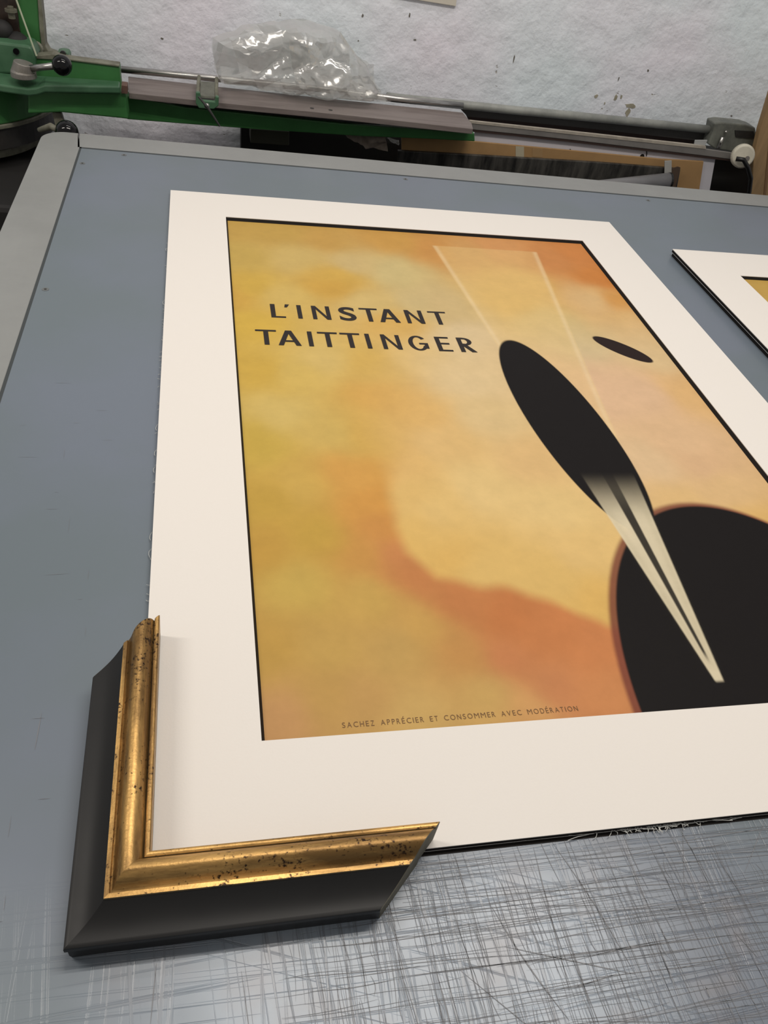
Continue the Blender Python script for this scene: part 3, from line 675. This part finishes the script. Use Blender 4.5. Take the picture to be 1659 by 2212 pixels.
# rear column
slab('column', [(-60, -90), (80, -90), (82, 0), (86, 60), (91, 100), (99, 112), (118, 119), (118, 150), (60, 150), (-60, 150)], 3.56, 0.05, M_green, saw, bevel=0.006)
slab('column_edge', [(80, -90), (86, -90), (89, 0), (95, 60), (98, 98), (106, 112), (122, 118), (122, 124), (99, 119), (90, 106), (85, 62), (81, 0)], 3.555, 0.058, M_tan, saw, bevel=0.003)
wn = slab('guard_plate', [(-60, -80), (30, -80), (35, 0), (42, 60), (50, 98), (-60, 98)], 3.545, 0.012, M_window, saw, bevel=0.003)
b0 = aty(24, 26, 3.50)
MB().tube([(b0[0], 3.50, b0[2]-.02), (b0[0], 3.50, b0[2]), (b0[0], 3.50, b0[2]+.001), (b0[0], 3.50, b0[2]+.010)], [0.012, 0.012, 0.021, 0.021], n=12).build('bolt', M_tan, saw)
MB().tube([(b0[0], 3.50, b0[2]+.010), (b0[0], 3.50, b0[2]+.018)], 0.011, n=6).build('bolt_nut', M_tan, saw)
b1 = aty(6, 66, 3.49); b2 = aty(38, 98, 3.49)
MB().ball(b1, 0.035).build('clamp_knob', M_void, saw, smooth=True)
MB().ball(b2, 0.045).build('clamp_knob', M_void, saw, smooth=True)
c0 = aty(78, 104, 3.53)
MB().tube([(c0[0], 3.515, c0[2]), (c0[0], 3.53, c0[2])], [0.024, 0.026], n=20).build('pivot_bolt', M_tan, saw, bevel=0.002)
MB().tube([aty(31, -12, 3.44), aty(79, 121, 3.40)], 0.0032, n=8).build('tension_wire', mat('pale_wire', (0.36, 0.40, 0.28), 0.5), saw)
# raised head block at the left
slab('head_block', [(-60, 88), (0, 91), (55, 98), (66, 101), (72, 110), (78, 124), (78, 160), (-60, 160)], 3.40, 0.12, M_greenl, saw, bevel=0.008)
h0 = aty(35, 111, 3.397)
MB().tube([(h0[0], 3.394, h0[2]), (h0[0], 3.402, h0[2])], 0.0105, n=18).build('oil_hole', M_ball, saw)
# fence housing: upper recessed face, ledge and lower body
slab('fence_housing', [(70, 124), (82, 124), (150, 129), (258, 143), (262, 190), (70, 184)], 3.42, 0.06, M_green, saw, bevel=0.006)
slab('housing_cap', [(76, 121), (112, 117), (150, 127), (258, 141), (258, 145), (150, 131), (76, 127)], 3.415, 0.05, M_tan, saw, bevel=0.002)
slab('housing_post', [(122, 122), (123, 114), (132, 112), (146, 114), (150, 121), (151, 134), (122, 132)], 3.46, 0.06, M_greenl, saw, bevel=0.004)
q = aty(136, 117, 3.455); MB().tube([(q[0], 3.452, q[2]), (q[0], 3.462, q[2])], 0.011, n=14).build('post_hole', M_dark, saw)
lp = [aty(-60, 172, 3.30), aty(5, 184, 3.30), aty(60, 192, 3.30), aty(78, 190, 3.30), aty(96, 184, 3.30), aty(259, 187, 3.30)]
lt = [aty(-60, 148, 3.42), aty(5, 154, 3.42), aty(60, 160, 3.42), aty(78, 162, 3.42), aty(100, 164, 3.42), aty(259, 175, 3.42)]
n = len(lp); v = lp+lt+[(p[0], p[1], p[2]-.024) for p in lp]+[(p[0], p[1], p[2]-.05) for p in lt]
f = [(i, i+1, n+i+1, n+i) for i in range(n-1)]+[(i, i+1, 2*n+i+1, 2*n+i) for i in range(n-1)]+[(2*n+i, 2*n+i+1, 3*n+i+1, 3*n+i) for i in range(n-1)]+[(n+i, n+i+1, 3*n+i+1, 3*n+i) for i in range(n-1)]+[(0, n, 3*n, 2*n), (n-1, 2*n-1, 4*n-1, 3*n-1)]
obj('ledge', v, f, M_greenl, saw, bevel=0.005)
slab('arm_body', [(60, 196), (100, 188), (160, 196), (259, 199), (272, 202), (273, 230), (277, 258), (262, 256), (200, 250), (130, 243), (60, 246)], GY, 0.10, M_green, saw, bevel=0.006)
# slot mouth of the housing
slab('slot_mouth', [(262, 184), (275, 186), (276, 203), (262, 202)], 3.33, 0.05, mat('rusty_brown', (0.10, 0.055, 0.04), 0.7), saw, bevel=0.001)
# turntable
def circ3(a, b, c):
    ax, ay = a[:2]; bx, by = b[:2]; cx, cy = c[:2]
    d = 2*(ax*(by-cy)+bx*(cy-ay)+cx*(ay-by))
    ux = ((ax*ax+ay*ay)*(by-cy)+(bx*bx+by*by)*(cy-ay)+(cx*cx+cy*cy)*(ay-by))/d
    uy = ((ax*ax+ay*ay)*(cx-bx)+(bx*bx+by*by)*(ax-cx)+(cx*cx+cy*cy)*(bx-ax))/d
    return ux, uy, math.hypot(ax-ux, ay-uy)
tx, ty, tr = circ3(atz(0, 270, -.135), atz(60, 257, -.135), atz(100, 240, -.135))
def ring(name, z0, z1, r, M, parent, r2=None, **k):
    P_ = [(tx+r*math.cos(2*math.pi*i/72), min(ty+r*math.sin(2*math.pi*i/72), WY-0.05), z0) for i in range(72)]
    return MB().prism(P_, (0, 0, z1-z0)).build(name, M, parent, **k)
ring('turntable', -0.135, -0.015, tr, M_green, saw, bevel=0.006)
ring('turntable_top', -0.015, -0.006, tr-0.012, M_tan, saw)
ring('scale_ring', -0.150, -0.135, tr+0.006, M_tan, saw, bevel=0.003)
ring('index_ring', -0.225, -0.150, tr-0.004, M_dark, saw)
ring('base_ring', -0.275, -0.245, tr-0.05, M_tan, saw, bevel=0.006)
MB().box((-1.9, 3.02, FZ), (-0.47, WY-0.06, -0.30)).build('cast_stand', M_void, saw, bevel=0.02)
# levers
def lever(hub, hubtop, ball, rb, hr, name_label):
    lv = MB(); lv.tube([hub, (hub[0], hub[1], hub[2]+.018), (hub[0], hub[1], hub[2]+.02), hubtop], [hr*1.08, hr*1.05, hr*.95, hr*.8], n=28)
    o = lv.build('lever', M_dullsteel, saw, bevel=0.003, label=name_label)
    s = Vector(hub)*.45+Vector(hubtop)*.55
    MB().tube([tuple(s), ball], 0.0115, n=14).build('lever_arm', M_steel, o, smooth=True)
    MB().ball(ball, rb).build('lever_knob', M_ball, o, smooth=True)
lever(aty(52, 166, 3.33), aty(51, 135, 3.33), aty(134, 141, 3.27), 0.034, 0.041, 'steel lever hub with a black ball handle')
kb = aty(145, 286, 3.12)
o = MB().tube([aty(84, 281, 3.16), aty(110, 273, 3.14), (kb[0]-.03, kb[1], kb[2]+.005)], [0.008, 0.012, 0.010], n=12).build('lock_arm', M_tan, saw, smooth=True)
MB().ball(kb, 0.040).build('lock_knob', M_ball, o, smooth=True)
slab('bracket', [(112, 242), (132, 245), (141, 275), (120, 275)], 3.36, 0.03, M_tan, saw, bevel=0.003)
# long tapering arm under the fence
slab('long_arm', [(268, 206), (400, 232), (738, 267), (1025, 288), (1026, 306), (940, 301), (771, 294), (560, 280), (400, 268), (274, 258)], 3.47, 0.06, M_green, saw, bevel=0.004)

# fence board resting on the arm
rz = aty(470, 190, 3.60)[2]
def bp_(px, py): return atz(px, py, rz)
top = [bp_(277, 165), bp_(470, 187), bp_(750, 217), bp_(1000, 243), bp_(1019, 266), bp_(1022, 278), bp_(738, 247), bp_(470, 221), bp_(278, 200)]
fb = MB().prism([(p[0], p[1], p[2]-.022) for p in top], (0, 0, .022)).build('fence_board', M_board, None, bevel=0.002)
tag(fb, 'long weathered brown fence board with a clipped end, running behind the table', 'board')
for px, py in ((674, 234), (714, 238)):
    c = bp_(px, py); MB().tube([(c[0], c[1], rz-.002), (c[0], c[1], rz+.0008)], 0.0085, n=12).build('bolt_hole', M_dark, fb)
# near-black strip standing in for the shaded recess under the board
slab('recess_shade', [(278, 212), (470, 233), (738, 262), (1018, 288), (1024, 294), (738, 272), (400, 244), (278, 222)], 3.49, 0.03, M_void, saw)

# stop clamp straddling the board
stp = thing('stop_clamp', 'small green length stop with thumbscrew clamped over the fence board', 'clamp', aty(447, 205, 3.40))
def sq(pp, y, d, M, nm, **k): return slab(nm, pp, y, d, M, stp, **k)
MB().tube([aty(430, 166, 3.58), aty(428, 190, 3.46), aty(427, 208, 3.395)], 0.0075, n=8).build('clamp_arm', M_tan, stp)
MB().tube([aty(468, 170, 3.58), aty(467, 194, 3.46), aty(468, 212, 3.395)], 0.0075, n=8).build('clamp_arm', M_tan, stp)
P = [aty(433, 181, 3.50), aty(464, 183, 3.50), aty(464, 214, 3.40), aty(433, 212, 3.40)]
MB().prism(P, (0, .003, .010)).build('clamp_plate', mat('bare_iron', (0.13, 0.135, 0.11), 0.5, vary=.3, vscale=60), stp, bevel=0.002)
sq([(423, 200), (432, 200), (434, 217), (464, 220), (466, 208), (473, 210), (472, 229), (462, 236), (430, 234), (423, 224)], 3.375, 0.02, M_greenl, 'clamp_jaw', bevel=0.003)
s1 = MB().tube([aty(429, 209, 3.33), aty(447, 230, 3.31), aty(475, 273, 3.29)], [0.0035, 0.0055, 0.0035], n=8).build('thumbscrew', M_dark, stp)
c = aty(447, 229, 3.34); MB().ball(c, 0.010).build('screw_head', M_steel, stp, smooth=True)

# steel rod and its right-hand painted sleeve
rodp = [aty(262, 150, 3.62), aty(469, 170, 3.62), aty(700, 193, 3.62), aty(860, 214, 3.62), aty(1000, 228, 3.62)]
rd = MB().tube(rodp, 0.0125, n=16).build('steel_rod', M_steel, None, smooth=True)
tag(rd, 'bright round steel rod running behind the fence board', 'rod')
rail = thing('pipe_rail', 'grey pipe and flat steel track running right along the wall to an end bracket', 'rail', aty(1300, 270, 3.6))
MB().tube([aty(835, 209, 3.64), aty(860, 212, 3.64), aty(1100, 237, 3.64), aty(1240, 250, 3.64), aty(1545, 281, 3.64)], 0.0175, n=18).build('pipe', M_greypaint, rail, smooth=True)
slab('backing_web', [(995, 236), (1240, 258), (1530, 285), (1528, 306), (1240, 274), (1010, 252)], 3.66, 0.02, mat('dark_web', (0.05, 0.048, 0.045), 0.6, vary=.3), rail)
slab('slot_shadow_plate', [(1008, 250), (1240, 272), (1530, 304), (1520, 314), (1240, 287), (1015, 264)], 3.70, 0.02, mat('gap_shade', (0.028, 0.015, 0.012), 0.8), rail)  # dark strip painting in the shade of the gap above the track
# flat track: pale top strip and grey front
tz = aty(1240, 287, 3.60)[2]
trk = [(1015, 262), (1240, 286), (1525, 317), (1612, 344)]
fr = [(1020, 279), (1240, 300), (1525, 333), (1610, 348)]
slab('track', [(1015, 265), (1240, 290), (1525, 322), (1600, 333), (1612, 345), (1600, 347), (1525, 337), (1240, 303), (1110, 289), (1020, 280)], 3.562, 0.012, mat('track_grey', (0.21, 0.20, 0.19), 0.5, vary=.3, vscale=10), rail, bevel=0.002)
slab('pale_strip', [(1015, 261), (1240, 285), (1525, 316), (1525, 322), (1240, 291), (1015, 266)], 3.560, 0.016, mat('masking_strip', (0.42, 0.38, 0.32), 0.6, vary=.3, vscale=30), rail)
slab('lower_lip', [(1020, 279), (1110, 289), (1240, 303), (1525, 337), (1612, 347), (1608, 351), (1525, 342), (1240, 308), (1110, 294), (1022, 285)], 3.564, 0.008, mat('lip_rust', (0.035, 0.018, 0.014), 0.7), rail)
# end bracket
M_br = mat('bracket_iron', (0.17, 0.18, 0.155), 0.5, vary=.4, vscale=20, col2=(0.09, 0.095, 0.085))
br = slab('end_bracket', [(1544, 266), (1560, 264), (1612, 269), (1632, 276), (1634, 290), (1630, 320), (1590, 330), (1545, 322), (1530, 312), (1540, 285)], 3.60, 0.08, M_br, rail, bevel=0.006)
slab('bracket_recess', [(1588, 282), (1628, 284), (1632, 300), (1590, 296)], 3.595, 0.012, M_dark, br)
sc1 = aty(1568, 285, 3.59); MB().ball(sc1, 0.007).build('bracket_screw', M_steel, br, smooth=True)
MB().tube([aty(1561, 296, 3.585), aty(1552, 320, 3.585)], 0.0085, n=10).build('bracket_pin', M_steel, br, smooth=True)
slab('bracket_flap', [(1502, 303), (1528, 303), (1524, 314), (1500, 312)], 3.57, 0.006, mat('aluminium_flap', (0.40, 0.41, 0.41), 0.4), br)
# cream wheel on the rail end with black cord
pc = aty(1604, 337, 3.50); wl = MB()
ax = Vector((-0.35, -1, 0.15)).normalized()
wl.tube([tuple(Vector(pc)-ax*0.020), tuple(Vector(pc)-ax*0.010), tuple(Vector(pc)+ax*0.010), tuple(Vector(pc)+ax*0.020)], [0.046, 0.052, 0.052, 0.046], n=36)
wl.build('end_wheel', M_disc, rail, bevel=0.003)
MB().tube([tuple(Vector(pc)+ax*0.021+Vector((.02, 0, -.004))), tuple(Vector(pc)+ax*0.032+Vector((.02, 0, -.004)))], 0.010, n=12).build('wheel_axle', M_dullsteel, rail)
cd = MB().tube([aty(1590, 343, 3.47), aty(1606, 345, 3.455), aty(1616, 362, 3.45), aty(1622, 385, 3.45), aty(1619, 412, 3.46), aty(1610, 450, 3.47)], 0.0105, n=10)
tag(cd.build('power_cord', M_cord, None, smooth=True), 'black cord hanging from the cream wheel down beside the wooden post', 'cord')

# ================================================================== PLASTIC BAG
def bag():
    # outline of the film heap (pixels) stands at y about 3.58; built as a closed crumpled shell
    out = [(455, 92), (470, 70), (500, 78), (520, 58), (560, 54), (605, 50), (640, 44), (690, 55), (735, 72), (755, 98), (772, 122), (790, 140), (803, 165), (806, 195), (838, 218), (800, 221), (740, 212), (660, 205), (600, 197), (540, 186), (480, 184), (470, 165), (463, 130)]
    P2 = [aty(px, py, 3.58) for px, py in out]; cx = sum(p[0] for p in P2)/len(P2); cz = sum(p[2] for p in P2)/len(P2)-0.02
    pol = sorted([(math.atan2(p[2]-cz, p[0]-cx), math.hypot(p[0]-cx, p[2]-cz)) for p in P2])
    A = np.array([a for a, r in pol]); Rr = np.array([r for a, r in pol])
    A3 = np.concatenate([A-2*math.pi, A, A+2*math.pi]); R3 = np.concatenate([Rr]*3)
    nt_, nr = 64, 17; verts = []; faces = []
    def shell(sign, off):
        base = len(verts)
        for j in range(nr+1):
            q = j/nr
            for i in range(nt_):
                a = -math.pi+2*math.pi*i/nt_; r = np.interp(a, A3, R3)*q
                x, z = cx+math.cos(a)*r, cz+math.sin(a)*r
                prof = math.sqrt(max(0, 1-q*q))
                p = Vector((x*3.0+z*1.2+off, z*4.6-x*.8, off*.7))
                # sharp folds: distance between cell walls
                d = noise.voronoi(p, distance_metric='DISTANCE')[0]; fold = (d[1]-d[0])
                p2 = Vector((x*9+z*4+off, z*14, 3.1)); d2 = noise.voronoi(p2)[0]; fold2 = d2[1]-d2[0]
                n1 = noise.noise(Vector((x*4, z*5, off)))
                y = 3.60 + sign*prof*(0.085+0.05*n1) + sign*min(1, prof*2)*(0.085*fold-0.03 + 0.010*fold2)
                wob = 0.006*noise.noise(Vector((x*30, z*30, off)))
                verts.append((x+wob, y, max(z+wob, rz+0.003) if y < 3.605 else z+wob))
        for j in range(nr):
            for i in range(nt_):
                k = (i+1) % nt_; faces.append((base+j*nt_+i, base+j*nt_+k, base+(j+1)*nt_+k, base+(j+1)*nt_+i))
    shell(-1, 0.3); shell(0.9, 9.1)
    o = obj('plastic_bag', verts, faces, M_bag, None, smooth=False)
    # a loose flap sagging over the board to the right and a tail against the wall
    return o
bg = tag(bag(), 'crumpled clear plastic bag lying on the rail against the wall', 'bag')
def sheet(name, poly, y0, M, amp, parent, nx=36, ny=18, seed=0.0, slope=0.0):
    """crumpled film patch; poly gives four corners in pixels TL TR BR BL"""
    c = [np.array(aty(px, py, y0)) for px, py in poly]; v = []; f = []
    for j in range(ny+1):
        for i in range(nx+1):
            s, t = i/nx, j/ny; p = c[0]*(1-s)*(1-t)+c[1]*s*(1-t)+c[2]*s*t+c[3]*(1-s)*t
            d = noise.voronoi(Vector((p[0]*4.5+p[2]*2+seed, p[2]*8-p[0]*2, seed)))[0]
            e = noise.noise(Vector((p[0]*40+seed, p[2]*40, 1)))
            v.append((p[0]+e*.006, p[1]-amp*(d[1]-d[0])-slope*t+e*.008, max(p[2]+e*.006, rz+.002+.004*abs(e)) if parent is not None else p[2]+e*.006))
    for j in range(ny):
        for i in range(nx): f.append((j*(nx+1)+i, j*(nx+1)+i+1, (j+1)*(nx+1)+i+1, (j+1)*(nx+1)+i))
    return obj(name, v, f, M, parent, smooth=True)
sheet('film_flap', [(545, 168), (760, 172), (845, 220), (560, 195)], 3.52, M_bag, 0.05, bg, seed=2.2)
sheet('film_flap', [(690, 160), (806, 165), (835, 217), (720, 208)], 3.50, M_bag, 0.06, bg, seed=5.2)
sheet('film_flap', [(770, 120), (806, 140), (812, 205), (775, 200)], 3.66, M_bag, 0.04, bg, seed=8.2)
sheet('film_flap', [(500, 85), (640, 60), (700, 150), (520, 165)], 3.55, M_bag, 0.09, bg, seed=12.2)
sheet('film_flap', [(620, 80), (750, 95), (760, 190), (640, 185)], 3.50, M_bag, 0.09, bg, seed=14.9)

# ================================================================== THINGS BETWEEN TABLE AND WALL
gap_block = slab('dark_fill', [(521, 240), (900, 250), (900, 520), (521, 520)], 3.74, 0.10, M_void, None)  # near-black block filling the open gap against the wall
tag(gap_block, 'near-black block filling the gap under the green arm', 'cabinet')
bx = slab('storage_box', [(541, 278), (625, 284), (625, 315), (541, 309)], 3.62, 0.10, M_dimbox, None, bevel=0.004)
tag(bx, 'dim olive box in the dark gap under the green arm', 'box')
wb = slab('white_panel', [(1026, 283), (1240, 304), (1525, 338), (1548, 341), (1545, 345), (1528, 440), (1000, 440)], 3.578, 0.006, M_white, None, bevel=0.001)
tag(wb, 'white panel leaning on the wall behind the cardboard sheet', 'panel')
for px, py, ex, ey in ((1231, 322, 1235, 328), (1397, 326, 1396, 337)):
    MB().tube([aty(px, py, 3.577), aty((px+ex)/2+1, (py+ey)/2, 3.575), aty(ex, ey, 3.577)], 0.0022, n=6).build('wire_clip', M_cord, wb)
q = aty(1387, 338, 3.577); MB().tube([(q[0], 3.5765, q[2]), (q[0], 3.585, q[2])], 0.011, n=16).build('hanging_hole', M_cord, wb)
cb = slab('cardboard_sheet', [(868, 291), (1025, 306), (1240, 326), (1430, 344), (1520, 349), (1506, 440), (868, 440)], 3.563, 0.012, M_card, None, bevel=0.001)
tag(cb, 'brown cardboard sheet taped at the top, leaning in front of the white panel', 'cardboard')
slab('tape', [(1114, 316), (1132, 317), (1132, 340), (1114, 339)], 3.562, 0.003, M_tape, cb)
slab('tape', [(1150, 320), (1172, 321), (1172, 340), (1150, 339)], 3.562, 0.003, mat('brown_tape', (0.33, 0.21, 0.10), 0.5), cb)
bs = slab('black_sheet', [(860, 326), (1100, 340), (1300, 352), (1452, 364), (1470, 366), (1456, 440), (860, 440)], 3.535, 0.02, M_black, None, bevel=0.002)
tag(bs, 'dark stained sheet leaning in front of the brown cardboard', 'panel')
slab('worn_edge', [(1452, 364), (1464, 360), (1470, 362), (1450, 440), (1440, 440)], 3.530, 0.004, mat('worn_brown', (0.07, 0.045, 0.03), 0.7), bs)
tu = MB(); tu.tube([aty(1240, 401, 3.40), aty(1443, 391, 3.48)], [0.012, 0.036], n=24)
to = tu.build('grey_tube', mat('grey_plastic_tube', (0.20, 0.20, 0.21), 0.35, vary=.2), None, smooth=True); tag(to, 'grey tapering tube lying across the dark sheet behind the table edge', 'tube')
MB().tube([aty(1443, 391, 3.48), aty(1447, 391, 3.48)], 0.037, n=24).build('tube_end', M_cord, to)
st = slab('paper_strap', [(1436, 348), (1451, 347), (1450, 440), (1434, 440)], 3.525, 0.004, mat('white_strap', (0.38, 0.38, 0.36), 0.6), None)
tag(st, 'pale strap standing upright beside the grey tube end', 'strap')
pp = sheet('crumpled_paper', [(735, 284), (832, 290), (836, 322), (790, 318)], 3.55, M_paper, 0.10, None, seed=20); tag(pp, 'torn crumpled paper hanging in the dark under the green arm', 'paper')
md = pp.modifiers.new('solid', 'SOLIDIFY'); md.thickness = 0.001
p2 = sheet('crumpled_paper', [(836, 296), (863, 299), (862, 312), (850, 310)], 3.55, M_bag, 0.03, None, nx=10, ny=8, seed=23); tag(p2, 'small scrap of clear film beside the torn paper', 'film scrap'); p2.name = 'film_scrap'
md = p2.modifiers.new('solid', 'SOLIDIFY'); md.thickness = 0.0006
dk = slab('cavity_shade', [(1530, 330), (1640, 345), (1640, 520), (1510, 520)], 3.70, 0.12, M_void, None)  # near-black fill painting the shaded cavity beside the post
tag(dk, 'near-black block standing in for the shaded cavity between the white panel and the wooden post', 'block')
ps = slab('pine_board', [(1668, 196), (1642, 281), (1628, 340), (1616, 520), (1800, 520), (1850, 196)], 3.50, 0.035, M_wood, None, bevel=0.004)
tag(ps, 'raw pine board standing upright at the right end of the rail', 'board')
slab('post_joint', [(1662, 300), (1650, 420), (1648, 520), (1652, 520), (1655, 420), (1667, 300)], 3.497, 0.006, mat('seam_brown', (0.18, 0.10, 0.045), 0.7), ps)
